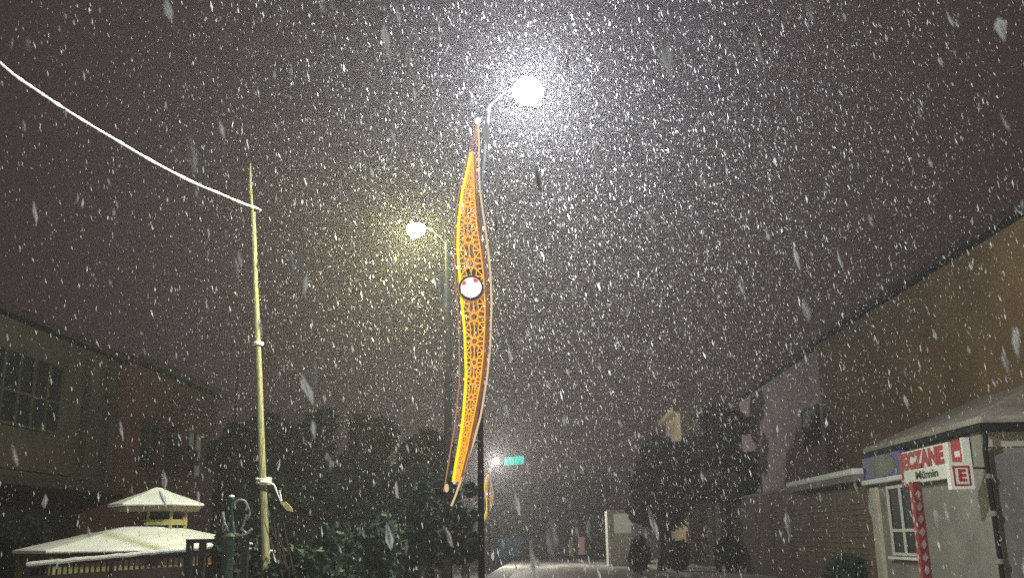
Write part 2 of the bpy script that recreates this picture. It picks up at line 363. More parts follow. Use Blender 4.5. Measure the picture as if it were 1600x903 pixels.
# ------------------------------------------------------------------ gazebo
GY = 20.0; gc = at(226, 847, GY); gx = gc.x; rot = math.radians(11)+math.pi
gaz = thing('gazebo', (gx, GY, gz(gx,GY)), 'six sided gazebo with two tiered roof under thick smooth snow', 'gazebo')
def Z(px, py): return at(px, py, GY).z
RL = 2.52; zE = Z(220,860); zS = Z(220,823)
lr = MB(); lr.lathe((gx,GY,0), [(RL-.02,zE-.01),(RL+.02,zE+.015),(RL,zE+.05),(.66,zS-.01),(.36,zS+.02)], 6, rot)
lr.build('lower_roof', M['snow'], gaz, bevel=.03)
lu = MB(); lu.lathe((gx,GY,0), [(RL-.1,zE-.06),(RL-.02,zE-.012),(.5,zS-.08)], 6, rot); lu.build('roof_lining', M['tile'], gaz)
ux = at(243, 800, GY).x-gx; cxg = gx+ux*1.0+.0
nk = at(255, 810, GY).x
for j in range(6):
    a_ = rot+j*math.pi/3; x_ = nk+.44*math.cos(a_); y_ = GY+.44*math.sin(a_)
    mm = MB(); mm.box((x_-.025,y_-.025,zS-.1),(x_+.025,y_+.025,Z(240,790))); mm.build('cupola_post', M['gyellow'], gaz)
zq = Z(250,816); mm = MB(); mm.lathe((nk,GY,0), [(.48,zq-.055),(.48,zq+.055)], 6, rot); mm.build('cupola_rail', M['gyellow'], gaz)
mm = MB(); mm.lathe((nk,GY,0), [(.36,zS-.05),(.36,Z(240,802))], 6, rot); mm.build('cupola_glazing', M['glass'], gaz)
RU = .955; zu = Z(242,790); za = Z(242,761)
mm = MB(); mm.lathe((gx+ux,GY,0), [(RU-.02,zu-.02),(RU+.02,zu+.01),(RU-.02,zu+.04),(.61,zu+.16),(.28,za-.10),(.10,za-.02),(.02,za)], 6, rot); mm.build('upper_roof', M['snow'], gaz, bevel=.02)
mm = MB(); mm.lathe((gx+ux,GY,0), [(RU-.12,zu-.12),(RU-.02,zu-.022),(.3,zu+.05)], 6, rot); mm.build('upper_fascia', M['brown'], gaz)
for j in range(6):
    a_ = rot+j*math.pi/3; x_ = gx+2.35*math.cos(a_); y_ = GY+2.35*math.sin(a_)
    mm = MB(); mm.tube([(x_,y_,gz(x_,y_)),(x_,y_,zE+.02)], .07, 10); mm.build('post', M['wood'], gaz)
    b0 = rot+(j+1)*math.pi/3
    mm = MB(); mm.bar((x_,y_,zE-.16),(gx+2.35*math.cos(b0),GY+2.35*math.sin(b0),zE-.16), .16, .06, Vector((math.cos(a_+.5),math.sin(a_+.5),0))); mm.build('beam', M['lred'], gaz)
    mm = MB(); mm.bar((x_,y_,.45),(gx+2.35*math.cos(b0),GY+2.35*math.sin(b0),.45), 1.7, .05, Vector((math.cos(a_+.5),math.sin(a_+.5),0)))
    if j in (1,2): mm.build('parapet_panel', M['gyellow'], gaz)

# ------------------------------------------------------------------ railing, gate frame, ornate lantern post
RY0, RY1 = 17.0, 16.9
ra = at(42, 886, RY0); rb_ = at(425, 849, RY1)
rl = thing('snowy_railing', (ra.x, RY0, gz(ra.x,RY0)), 'metal railing with snow along its sloping handrail in front of gazebo', 'railing')
def RP(t, dz=0): p = ra.lerp(rb_, t); return Vector((p.x, p.y, p.z+dz))
mm = MB(); mm.tube([RP(0),RP(1)], .03, 8); mm.build('handrail', M['dark'], rl)
mm = MB(); n = 40; sr_ = random.Random(5)
mm.tube([RP(i/n, .045+sr_.uniform(-.006,.008)) for i in range(int(n*.80))], [.042+sr_.uniform(-.004,.004) for i in range(int(n*.80))], 8); mm.build('snow_cap', M['snow'], rl, smooth=True)
for i in range(44):
    t = (i+.5)/44; p = RP(t); mm = MB(); mm.box((p.x-.013,p.y-.013,gz(p.x,p.y)),(p.x+.013,p.y+.013,p.z-.025)); mm.build('baluster', M['dark'], rl)
mm = MB(); mm.bar(RP(0,-.80),RP(1,-.92), 1.3, .03); mm.build('kick_panel', M['tile'], rl)
for t in (0.0, .35, .66, 1):
    p = RP(t); mm = MB(); mm.box((p.x-.03,p.y-.03,gz(p.x,p.y)),(p.x+.03,p.y+.03,p.z+.0)); mm.build('post', M['dark'], rl)
GYY = 15.0
gt = thing('gate_frame', (at(316,860,GYY).x, GYY, gz(-4,GYY)), 'dark square metal gate frame standing against the snowy gazebo roof', 'gate')
for px, bot in ((297,None),(317,None),(384,None)):
    p = at(px, 850, GYY); mm = MB(); w_ = .045
    mm.box((p.x-w_,GYY-w_,gz(p.x,GYY)),(p.x+w_,GYY+w_,at(px,845.5,GYY).z)); mm.build('post', M['dark'], gt)
a_ = at(292, 846, GYY); b_ = at(392, 845, GYY)
mm = MB(); mm.box((a_.x,GYY-.047,a_.z-.02),(b_.x,GYY+.047,a_.z+.04)); mm.build('top_rail', M['dark'], gt)
LY = 14.4
def LP(px, py): return at(px, py, LY)
ln = thing('ornate_iron_post', (LP(360,860).x, LY, gz(-4,LY)), 'ornate dark green iron post with frosted scrolls and round snow capped finial', 'post')
p = LP(358, 832); mm = MB(); mm.lathe((p.x,LY,0), [(.14,gz(-4,LY)),(.14,.3),(.085,.38),(.085,p.z-.1),(.12,p.z-.05),(.06,p.z)], 14); mm.build('post', M['green'], ln, smooth=True)
mm = MB(); mm.tube([LP(363,833),LP(362,800),LP(362,782)], [.033,.027,.02]); mm.sphere(LP(362,779), .047, 12, 8); mm.build('finial', M['green'], ln, smooth=True)
mm = MB(); mm.sphere(LP(362,775.5), .045, 12, 8, .6); mm.build('snow_cap', M['snow'], ln, smooth=True)
iron = mat('frosted_iron', (.30,.32,.30), .6, col2=(.05,.07,.06), scale=22)
def arc(c, rx, ry, a0, a1, n=16): return [LP(c[0]+rx*math.cos(math.radians(a0+(a1-a0)*i/n)), c[1]+ry*math.sin(math.radians(a0+(a1-a0)*i/n))) for i in range(n+1)]
mm = MB(); mm.tube([LP(348,799),LP(349,808),LP(351,818),LP(357,828),LP(366,834),LP(376,836),LP(386,833),LP(394,826)], .022, 7); mm.build('scroll', iron, ln, smooth=True)
mm = MB(); mm.tube([LP(360,803),LP(360,815),LP(360,828)], .017, 7); mm.tube([LP(385,803),LP(382,815),LP(377,826),LP(385,833)], .02, 7); mm.build('scroll', iron, ln, smooth=True)
mm = MB(); mm.tube(arc((376,790),10,9.5,150,400), .02, 7); mm.tube(arc((380,800),10,14,-60,60), .013, 7); mm.build('scroll', iron, ln, smooth=True)

# ------------------------------------------------------------------ wooden pole and snowy cable
WY = 16.4
tp, bt = at(395, 332, WY), at(416, 903, WY)
dirp = (tp-bt).normalized(); base = bt+dirp*((gz(bt.x,WY)-bt.z)/dirp.z)
wp = thing('wooden_pole', base, 'tall thin yellowish wooden pole leaning slightly left with a frosted rod at its top', 'pole')
mm = MB(); N = 24; pr = random.Random(2)
mm.tube([base.lerp(tp,i/N)+Vector((pr.uniform(-.004,.004),0,0)) for i in range(N+1)], [.048+.055*(1-i/N)**2.2+pr.uniform(-.003,.003) for i in range(N+1)], 14); mm.build('shaft', M['wood'], wp, smooth=True)
mm = MB(); mm.tube([tp-dirp*.4,at(393,318,WY),at(391,285,WY),at(391,256,WY)], [.035,.03,.025,.014], 8); mm.build('rod', M['wood'], wp, smooth=True)
mm = MB(); mm.lathe(at(403.5,537,WY), [(.085,-.03),(.10,0),(.085,.03)], 12); mm.build('collar', M['rope'], wp)
cb = MB(); pts = [(-260,-130,9),(-100,-10,10.2),(0,98,11.2),(60,143,12),(120,182,12.8),(180,218,13.6),(240,253,14.4),(300,284,15.1),(345,303,15.7),(380,318,16.15),(398,324,16.3),(408,329,16.35)]
cps = [at(*q) for q in pts]; fine = []
for i in range(len(cps)-1):
    p0_, p1_, p2_, p3_ = cps[max(0,i-1)], cps[i], cps[i+1], cps[min(len(cps)-1,i+2)]
    for t in np.linspace(0,1,9)[:-1]:
        fine.append(.5*((2*p1_)+(p2_-p0_)*t+(2*p0_-5*p1_+4*p2_-p3_)*t*t+(3*p1_-p0_-3*p2_+p3_)*t**3))
fine.append(cps[-1])
cb.tube(fine, [.0145+abs(pr.gauss(0,.006)) for _ in fine], 8); tag(cb.build('snowy_cable', M['rope'], smooth=True), 'snow coated cable sagging from upper left down to the wooden pole top', 'cable')
mm = MB()
for dz in (0, -.06):
    c = at(412, 748, WY)+Vector((0,0,dz)); mm.tube([c+Vector((.115*math.cos(a/8*math.pi),.115*math.sin(a/8*math.pi),.02*math.sin(a/3))) for a in range(17)], .024, 6)
mm.tube([at(407,752,WY-.13),at(420,753,WY-.12),at(428,757,WY-.06),at(434,772,WY),at(439,783,WY)], [.022,.022,.018,.012,.012], 7)
mm.tube([at(437,766,WY),at(440,782,WY)], .012, 6)
tag(mm.build('tied_cord', M['rope'], smooth=True), 'frosted cord knotted around the middle of the wooden pole', 'cord')
mm = MB(); q = [at(437,784,WY),at(446,783,WY),at(455,792,WY),at(457,799,WY),at(448,797,WY)]; mm.prism(q, (0,.05,0)); tag(mm.build('cloth_scrap', M['gyellow']), 'small pale cloth scrap hanging from the knotted cord', 'cloth')
mm = MB(); mm.tube([at(419,867,WY-.13),at(423,860,WY-.13),at(428,860,WY-.13),at(429,870,WY-.13),at(431,880,WY-.13)], [.02,.024,.024,.02,.016], 7)
tag(mm.build('snowy_bracket', M['rope'], smooth=True), 'short bent white bracket fixed low on the wooden pole', 'bracket')

# ------------------------------------------------------------------ street lamps
def street_lamp(y, lamp_px, pole_px, pole_top, label, size, col, power, emit, radii=(.075,.05)):
    L_ = at(*lamp_px, y-.15); Pb = at(pole_px, 838, y); Pt = at(pole_top[0], pole_top[1], y)
    o = thing('street_lamp', (Pb.x, y, gz(Pb.x,y)), label, 'street lamp')
    mm = MB(); zt = Pt.z
    x0 = Pb.x; pts = [(x0,y,gz(x0,y)-.05),(x0,y,zt*.35),(x0,y,zt*.6),(x0+(Pt.x-x0)*.0,y,zt*.72),(x0+(Pt.x-x0)*.25,y,zt*.86),(Pt.x,y,zt)]
    mm.tube(pts, [radii[0],radii[0]*.9,radii[0]*.75,radii[0]*.65,radii[1]*.9,radii[1]*.7], 12); mm.build('pole', M['pole'], o, smooth=True)
    mm = MB(); mid = Pt.lerp(L_, .45)+Vector((0,0,.12)); mm.tube([Pt, mid, L_+Vector((0,0,.12))], [radii[1]*.5,.009,.008], 8); mm.build('arm', M['pole'], o, smooth=True)
    sx = 1 if L_.x > Pt.x else -1
    hd = MB(); hd.lathe(L_+Vector((0,0,size*.12)), [(size*.44,.0),(size*.46,.03),(size*.30,.09),(size*.10,.12)], 18); h = hd.build('lamp_head', M['pole'], o, smooth=True)
    ls = MB(); ls.sphere(L_, size*.5, 18, 12, .86)
    em = emis('lens_light', col, power/(math.pi*4*math.pi*(size*.5)**2*.9)); em.cycles.emission_sampling = 'AUTO'
    ls.build('lens', em, h, smooth=True)
    return o
LM = street_lamp(13.2, (825,143), 752, (764,165), 'tall street lamp with blinding white head behind the orange lattice ornament', .46, (.88,.95,1.0), MAIN_P, 40, (.045,.04))
street_lamp(16.6, (650,358), 700, (698,380), 'second street lamp with yellowish glowing head left of the lattice ornament', .34, (.98,1.0,.42), YEL_P, 30, (.08,.05))
street_lamp(66, (775,720), 764, (766,735), 'distant street lamp with small pale glow next to the far ornament', .42, (1.0,.98,.85), FAR_P, 3, (.1,.08))

# ------------------------------------------------------------------ lattice ornament
OY = 12.75
e_y = emis('yellow_led', (1.0,.74,.0), 1.3); e_o = emis('orange_lattice', (1.0,.46,.03), 1.15); e_b = emis('rear_lattice', (.75,.22,.025), .5)
e_c = emis('cream_tube', (1.0,.72,.42), .80); e_p = emis('pink_tube', (.85,.36,.22), .6); e_s = emis('side_glow', (.62,.23,.07), .38); e_w = emis('tip_light', (1,.8,.7), 3.0)
PL = [(238,734),(270,727),(300,720),(345,714.5),(380,713),(400,713.5),(420,715),(450,717.5),(520,724),(580,726),(600,725.5),(640,722.5),(665,720),(700,714.5),(730,709),(752,706)]
PR = [(238,738.5),(270,739.5),(300,740.5),(350,744),(395,751),(430,755),(480,757.5),(520,756.5),(560,754),(600,749.5),(650,740),(700,729.5),(735,721),(752,716)]
TR = [(192,747),(225,748.5),(260,748),(300,750),(345,756.5),(400,764),(440,767),(480,768),(540,766),(590,761),(650,751),(690,740),(735,725),(775,711.5),(790,705)]
TL = [(192,747),(225,738),(262,727),(300,718.5),(345,712.5),(400,711),(450,714),(520,719),(580,719.5),(600,719),(665,712),(700,706),(740,699.5),(768,695)]
orn = thing('lattice_ornament', at(740,775,OY), 'large glowing orange lattice ornament shaped like a curved sail with a white round emblem', 'light ornament', 'lattice light ornaments')
rows = []; y_ = 238.0
CC = 451.0
while y_ < 752:
    w_ = interp(PR,y_)-interp(PL,y_)-3
    h_ = max(13, w_*1.18)
    rows.append((y_, min(752, y_+h_))); y_ += h_
def UV(u, py, dy=0): 
    l = interp(PL,py)+2.5; r_ = interp(PR,py); return at(l+(r_-l)*u, py, OY+dy)
def cell_segments():
    seg = []; o_ = [(.5+.17*math.cos(math.radians(22.5+45*k)), .5+.15*math.sin(math.radians(22.5+45*k))) for k in range(8)]
    t_ = [(.5+.35*math.cos(math.radians(45*k)), .5+.34*math.sin(math.radians(45*k))) for k in range(8)]
    for k in range(8):
        seg += [(o_[k],o_[(k+1)%8]), (o_[k],t_[k]), (o_[k],t_[(k+1)%8])]
    seg += [(t_[0],(1,.5)),(t_[4],(0,.5)),(t_[2],(.5,1)),(t_[6],(.5,0)),(t_[1],(1,1)),(t_[3],(0,1)),(t_[5],(0,0)),(t_[7],(1,0))]
    seg += [(t_[1],(1,.68)),(t_[7],(1,.32)),(t_[3],(0,.68)),(t_[5],(0,.32)),(t_[1],(.68,1)),(t_[3],(.32,1)),(t_[5],(.32,0)),(t_[7],(.68,0)),((0,0),(.32,.0)),((.68,0),(1,0))]
    return seg
segs = cell_segments(); fl = MB(); bl = MB()
cmed = at(737,452,OY); rmed = 19.0/F*OY*1.02
for a, b in rows:
    wpx = interp(PR,(a+b)/2)-interp(PL,(a+b)/2)
    bw = .0125 if wpx > 22 else .0095
    for (u0,v0),(u1,v1) in segs:
        A_ = UV(u0,a+(b-a)*v0); B_ = UV(u1,a+(b-a)*v1)
        if (A_-B_).length < .01: continue
        if ((A_+B_)/2-cmed).length < rmed*.95: continue
        fl.bar(A_,B_,bw,.02); 
        A_ = UV(u0,a+(b-a)*v0,.16)+Vector((.05,0,0)); B_ = UV(u1,a+(b-a)*v1,.16)+Vector((.05,0,0)); bl.bar(A_,B_,bw*1.1,.02)
fp = fl.build('lattice_panel', e_o, orn); bl.build('rear_lattice_panel', e_b, orn)
def strip(tabL, tabR, y0, y1, name, m, dyL=0, dyR=0, n=60, th=.02):
    mm = MB(); v = []
    for i in range(n+1):
        py = y0+(y1-y0)*i/n; a = at(interp(tabL,py),py,OY+dyL); b = at(interp(tabR,py),py,OY+dyR)
        v += [a, b, b+Vector((0,th,0)), a+Vector((0,th,0))]
    f = []
    for i in range(n):
        for j in range(4): f.append((i*4+j, i*4+(j+1)%4, (i+1)*4+(j+1)%4, (i+1)*4+j))
    f += [(0,1,2,3),(n*4+3,n*4+2,n*4+1,n*4)]
    mm.add(v, f); return mm.build(name, m, orn)
sh_ = lambda tab, d: [(a, x+d) for a, x in tab]
strip(PL, sh_(PL,4.2), 238, 752, 'light_strip', e_y, -.02, -.02)
strip(sh_(PR,-.8), sh_(PR,1.2), 238, 752, 'frame_edge', e_o, -.012, -.012)
strip(sh_(PR,1.6), sh_(PR,4.6), 262, 745, 'side_band', e_s, .05, .08)
strip(sh_(PR,5.5), sh_(PR,6.8), 290, 740, 'side_band', e_s, .10, .12)
def tubeP(tab, name, m, r, dy, extra=0):
    ys_ = np.linspace(tab[0][0], tab[-1][0], 70); mm = MB(); mm.tube([at(interp(tab,y)+extra,y,OY+dy) for y in ys_], r, 8); return mm.build(name, m, orn, smooth=True)
tubeP(TR, 'light_tube', e_c, .0135, .16); tubeP(TL, 'light_tube', e_p, .008, .0, -1.5)
tubeP([(198,745),(262,732),(300,722)], 'top_rod', e_p, .007, .02)
tubeP([(205,745.5),(240,743),(300,745)], 'top_rod', e_p, .008, .06)
mm = MB(); mm.sphere(at(747,189,OY), .042, 14, 10); mm.build('tip_light', e_w, orn, smooth=True)
mm = MB(); mm.sphere(at(698,762,OY), .028, 12, 8, 2.0); mm.sphere(at(710,752,OY), .026, 12, 8, 1.3); mm.build('end_cap', e_c, orn, smooth=True)
for py in (292, 353, 418, 592, 664):
    mm = MB(); mm.sphere(at(interp(PL,py),py,OY-.03), .02, 10, 6); mm.build('clamp', e_w if py in (418,) else e_y, orn)
for py in (300,420,600,690):
    mm = MB(); a_ = at(interp(PR,py),py,OY+.1); mm.tube([a_,(at(752,py,13.2)).to_tuple()], .018, 6); mm.build('wall_bracket', M['dark'], orn)
RX = Matrix.Rotation(math.pi/2, 3, 'X')
mm = MB(); mm.lathe(cmed+Vector((0,-.02,0)), [(rmed*.88,.0),(rmed*.88,.09),(rmed*1.02,.09),(rmed*1.05,.04),(rmed*1.02,0),(rmed*.9,-.02)], 36, 0, RX); md = mm.build('medallion', M['dark'], orn, smooth=True)
mm = MB(); mm.lathe(cmed+Vector((0,-.06,0)), [(rmed*.87,0),(rmed*.87,.04),(rmed*.6,.055),(.01,.06)], 36, 0, RX); mm.build('emblem_light', emis('emblem_white', (1,.86,.80), 1.25), md, smooth=True)
er = emis('emblem_red', (.95,.10,.12), .9); mm = MB()
for a0, a1 in ((38,75),(132,165)):
    pl = [cmed+Vector((rmed*rr_*math.cos(math.radians(a)), -.125, rmed*rr_*math.sin(math.radians(a)))) for rr_, a in ((.5,a0+8),(.8,a0),(.82,(a0+a1)/2),(.8,a1),(.55,a1-6))]
    mm.prism(pl, (0,.01,0))
mm.build('emblem_mark', er, md)
mm = MB(); mm.tube([cmed+Vector((rmed*1.1*math.cos(a/20*2*math.pi),-.03,rmed*1.1*math.sin(a/20*2*math.pi))) for a in range(7,21)], .008, 6); mm.build('rim_light', e_p, md)
c = at(740,425,OY+.1); mm = MB(); mm.box((c.x-.1,OY+.04,c.z-.04),(c.x+.13,OY+.12,c.z+.03)); mm.build('driver_box', M['dark'], orn)
# the far one
def copy_tree(o, parent=None):
    c = o.copy(); C.objects.link(c)
    if parent: c.parent = parent
    for ch in list(o.children): copy_tree(ch, c)
    return c
o2 = copy_tree(orn); q = at(781,848,68.0)
sc = 1.12*(at(765,745,68).z-at(765,828,68.0).z)/(at(747,190,OY).z-at(740,775,OY).z)
sc0 = (at(765,745,68).z-q.z)/(at(747,190,OY).z-at(740,775,OY).z)
o2.location = q; o2.scale = (sc*1.9,sc,sc); o2['label'] = 'small distant lattice ornament glowing yellow down the street'

# ------------------------------------------------------------------ trees and shrubs
def leaves(blobs, n, size, seed, flat=.6):
    r = np.random.default_rng(seed); vol = np.array([b[3]*b[4]*b[5] for b in blobs]); idx = r.choice(len(blobs), n, p=vol/vol.sum())
    B = np.array(blobs)[idx]; d = r.normal(size=(n,3)); d /= np.linalg.norm(d,axis=1)[:,None]
    rad = r.random(n)**(.45)*(1+r.normal(size=n)*.07); c = B[:,:3]+d*B[:,3:6]*rad[:,None]
    a = r.normal(size=(n,3)); a /= np.linalg.norm(a,axis=1)[:,None]; b = np.cross(a, r.normal(size=(n,3))); b /= np.linalg.norm(b,axis=1)[:,None]
    s = size*(.6+.8*r.random(n))[:,None]; m = MB()
    P_ = np.stack([c-a*s, c+b*s*.45, c+a*s, c-b*s*.45], 1).reshape(-1,3)
    return P_
def leafobj(name, P_, m, parent=None):
    n = len(P_)//4; me = bpy.data.meshes.new(name); me.vertices.add(len(P_)); me.vertices.foreach_set('co', P_.astype(np.float32).ravel())
    me.loops.add(4*n); me.loops.foreach_set('vertex_index', np.arange(4*n, dtype=np.int32)); me.polygons.add(n)
    me.polygons.foreach_set('loop_start', np.arange(0,4*n,4,dtype=np.int32)); me.polygons.foreach_set('loop_total', np.full(n,4,dtype=np.int32))
    me.update(); me.validate(); me.materials.append(m); o = bpy.data.objects.new(name, me); C.objects.link(o)
    if parent: o.parent = parent; o.matrix_parent_inverse = Matrix.Translation(-Vector(parent.location))
    return o
def tree(y, px, top, bottom, halfw, label, seed, m='leafd', n=5200, size=.22, trunk=.16, group=None, kind='tree', name='street_tree', fill=False):
    r = random.Random(seed); b0 = at(px, 845, y); x = b0.x; g0 = gz(x,y); zt = at(px,top,y).z; zb = max(g0+.3, at(px,bottom,y).z); hw_ = halfw/F*y
    o = thing(name, (x,y,g0), label, kind, group)
    mm = MB(); zc = (zt+zb)/2; mm.tube([(x,y,g0-.1),(x+.05,y,(g0+zb)/2),(x-.04,y,zb),(x+.03,y,zc)], [trunk*1.3,trunk,trunk*.8,trunk*.45], 9)
    bl_ = []
    K = 13
    for i in range(K):
        a = r.uniform(0,2*math.pi); h = r.uniform(.12,.9); rr_ = hw_*r.uniform(.25,.72)*math.sqrt(max(.1,1-(2*h-1)**2*.75))
        c = (x+rr_*math.cos(a), y+rr_*math.sin(a), zb+(zt-zb)*h); s = hw_*r.uniform(.26,.46)
        bl_.append((*c, s, s, min(s*r.uniform(.7,1.0), (zt-c[2])*1.0+.15)))
        if i < 7: mm.tube([(x,y,zb+(zc-zb)*r.uniform(0,.6)), ((x+c[0])/2,(y+c[1])/2,(zb+c[2])/2+.2), c], [trunk*.45,trunk*.3,trunk*.1], 6)
    if fill: bl_.append((x,y,zc,hw_*.78,hw_*.78,(zt-zb)*.44)); n = int(n*1.7)
    mm.build('trunk', M['bark'], o, smooth=True)
    leafobj('crown', leaves(bl_, n, size, seed), M[m], o)
    return o
G1 = 'dark trees behind the hedge'
tree(38, 375, 652, 800, 62, 'dark leafy tree just behind the wooden pole', 11, 'leafd', 6000, .24, group=G1)
tree(40, 470, 640, 800, 66, 'broad dark tree between wooden pole and second street lamp', 12, 'leafd', 6000, .24, group=G1)
tree(36, 565, 645, 800, 62, 'dark tree with bluish crown below the second street lamp', 13, 'leafb', 6000, .24, group=G1)
tree(39, 655, 648, 805, 55, 'dark tree directly left of the ornament lower end', 14, 'leafd', 6000, .24, group=G1)
tree(30, 425, 735, 850, 66, 'low dark tree between wooden pole and hedge', 15, 'leafd', 5500, .18, group=G1)
tree(31, 625, 730, 850, 62, 'low dark tree above the hedge end', 17, 'leafd', 5500, .18, group=G1)
tree(32, 530, 722, 850, 66, 'low dark tree above the middle of hedge', 19, 'leafd', 5500, .18, group=G1)
tree(52, 1040, 688, 832, 60, 'round street tree with dark crown in front of pale building', 21, 'leafb', 7500, .24, trunk=.42, fill=True)
tree(56, 1140, 634, 745, 44, 'taller street tree with sparse dark crown beside tan building', 22, 'leafb', 3600, .26, trunk=.2)
tree(50, 1175, 700, 800, 26, 'thin dark tree at end of the brown shutters', 24, 'leafd', 1800, .2, trunk=.1)
for i, (px, y, top, hw_, lab) in enumerate([(1000,46,838,17,'dark rounded shrub left of the tree trunk'),(1062,47,842,16,'dark rounded shrub right of the tree trunk'),(1140,45,836,24,'dark shrub before the shutter row end'),(1322,28,868,40,'low snowy shrub at foot of brown shutters')]):
    q = at(px,850,y); o = thing('shrub', (q.x,y,gz(q.x,y)), lab, 'shrub', 'shrubs along the street'); h_ = at(px,top,y).z-gz(q.x,y); ww = hw_/F*y
    mm = MB()
    for j in range(6): mm.tube([(q.x,y,gz(q.x,y)),(q.x+rnd.uniform(-.6,.6)*ww,y+rnd.uniform(-.3,.3),gz(q.x,y)+h_*.8)], [.03,.01], 5)
    mm.build('stem', M['bark'], o)
    leafobj('foliage', leaves([(q.x+rnd.uniform(-.5,.5)*ww,y+rnd.uniform(-.4,.4),gz(q.x,y)+h_*rnd.uniform(.4,.62),ww*.6,ww*.6,h_*.4) for _ in range(6)], 1600, .12, 40+i), M['leafb' if i < 3 else 'leafg'], o)
G2 = 'clipped evergreens at the lamp foot'
tree(15.6, 664, 752, 898, 30, 'dark evergreen at left end of the row under the ornament', 31, 'leafd', 16000, .075, trunk=.08, name='evergreen', group=G2)
tree(15.9, 700, 738, 898, 30, 'dark evergreen in middle of the row under the ornament', 32, 'leafk', 16000, .075, trunk=.08, name='evergreen', group=G2)
tree(15.5, 731, 732, 898, 21, 'dark evergreen touching the main lamp post under the ornament', 33, 'leafk', 16000, .075, trunk=.08, name='evergreen', group=G2)
# hedge row
for i, (px, y, top, hw_, m_, lab) in enumerate([(468,14.5,786,62,'leafg','green bush beside the wooden pole dusted by lamp light'),(562,15.5,792,52,'leafg','green bush in the middle of the bottom hedge'),(632,17.5,800,44,'leafd','darker bush between green hedge and the evergreens'),(370,16.5,800,40,'leafd','dark bush behind the ornate iron post'),(20,21,800,70,'leafd','dark bush left of the gazebo')]):
    q = at(px,860,y); g0 = gz(q.x,y); o = thing('bush', (q.x,y,g0), lab, 'bush', 'bushes along the garden'); h_ = at(px,top,y).z-g0; ww = hw_/F*y
    mm = MB()
    for j in range(9): mm.tube([(q.x,y,g0),(q.x+rnd.uniform(-.4,.4)*ww,y+rnd.uniform(-.2,.2),g0+h_*.5),(q.x+rnd.uniform(-.8,.8)*ww,y+rnd.uniform(-.3,.3),g0+h_*.9)], [.03,.02,.006], 5)
    mm.build('stem', M['bark'], o)
    rr_ = random.Random(60+i); bb = [(q.x+rr_.uniform(-.75,.75)*ww,y+rr_.uniform(-.4,.4),g0+h_*rr_.uniform(.25,.80),ww*.38,ww*.38,h_*.17) for _ in range(16)]
    leafobj('foliage', leaves(bb, 11000, .075, 60+i), M[m_], o)

# ------------------------------------------------------------------ far end of the street
FY = 86.0
def fx(px): return at(px, 800, FY).x
def fz(py, px=900): return at(px, py, FY).z
G0 = gz(0,FY)-.2
fb = thing('far_low_building', (fx(850),FY,G0), 'dark low building closing the street with lit doorways', 'building')
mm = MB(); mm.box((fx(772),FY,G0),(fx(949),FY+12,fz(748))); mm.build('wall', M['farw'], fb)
mm = MB(); mm.box((fx(770),FY-.4,fz(748)+.004),(fx(950),FY+12.4,fz(748)+.35)); mm.build('roof', M['tile'], fb)
glow = emis('warm_doorway', (1.0,.62,.48), .18); blu = emis('blue_doorway', (.30,.55,.70), .07)
for a_, b_, t_, bo, m_ in ((778,812,838,868,blu),(826,831,842,868,M['fart']),(887,893,842,868,M['fart']),(902,912,838,866,glow)):
    mm = MB(); mm.box((fx(a_),FY-.06,fz(bo)),(fx(b_),FY-.004,fz(t_))); dd = mm.build('doorway', m_, fb)
    mm = MB(); mm.box((fx(a_)-.1,FY-.1,fz(t_)+.003),(fx(b_)+.1,FY-.006,fz(t_)+.15)); mm.build('lintel', M['farw'], dd)
for a_ in (800,840,880,920):
    mm = MB(); mm.box((fx(a_),FY-.05,fz(800)),(fx(a_+18),FY-.004,fz(775))); wi = mm.build('window', M['glass'], fb)
    mm = MB(); mm.box((fx(a_+8.5),FY-.09,fz(800)),(fx(a_+9.5),FY-.054,fz(775))); mm.box((fx(a_)-.1,FY-.12,fz(800)-.14),(fx(a_+18)+.1,FY-.006,fz(800)-.01)); mm.build('window_frame', M['farw'], wi)
pb = thing('pale_corner_building', (fx(786),FY+3,G0), 'narrow pale rose building corner behind the distant ornament', 'building')
mm = MB(); mm.box((fx(757),FY+14,G0),(fx(804),FY+22,at(780,762,FY+14).z)); mm.build('wall', M['fart'], pb)
mm = MB(); mm.box((fx(750),FY+13.7,at(780,762,FY+14).z+.004),(fx(812),FY+22.3,at(780,762,FY+14).z+.4)); mm.build('roof', M['tile'], pb)
pe = thing('pale_entrance', (fx(970),FY-4,G0), 'pale lit shop entrance panel with white post beside the round tree', 'shop entrance')
e0, e1 = at(951,800,62).x, at(991,800,62).x; eg = gz(5,62)-.1
mm = MB(); mm.box((e0,62,eg),(e1,66,at(970,796,62).z)); mm.build('wall', M['pale'], pe)
mm = MB(); mm.box((e0+.3,61.94,at(970,832,62).z),(e1-.25,61.996,at(970,802,62).z)); mm.build('display_window', emis('shop_light', (.95,.95,.70), .22), pe)
mm = MB(); mm.box((e0-.12,61.8,eg),(e0-.004,61.98,at(950,796,62).z)); mm.build('post', M['white'], pe)
tb = thing('tan_building', (at(1085,800,66).x,66,G0), 'tan corner building with ground floor columns behind the street trees', 'building')
t0, t1 = at(1062,640,66).x, at(1150,640,66).x; tz = at(1085,643,66).z
mm = MB(); mm.box((t0,66,G0),(t1,74,tz)); mm.build('wall', M['fart'], tb)
mm = MB(); mm.box((t0-.5,65.6,tz+.003),(t1+.4,74.4,tz+.35)); mm.build('cornice', M['fart'], tb)
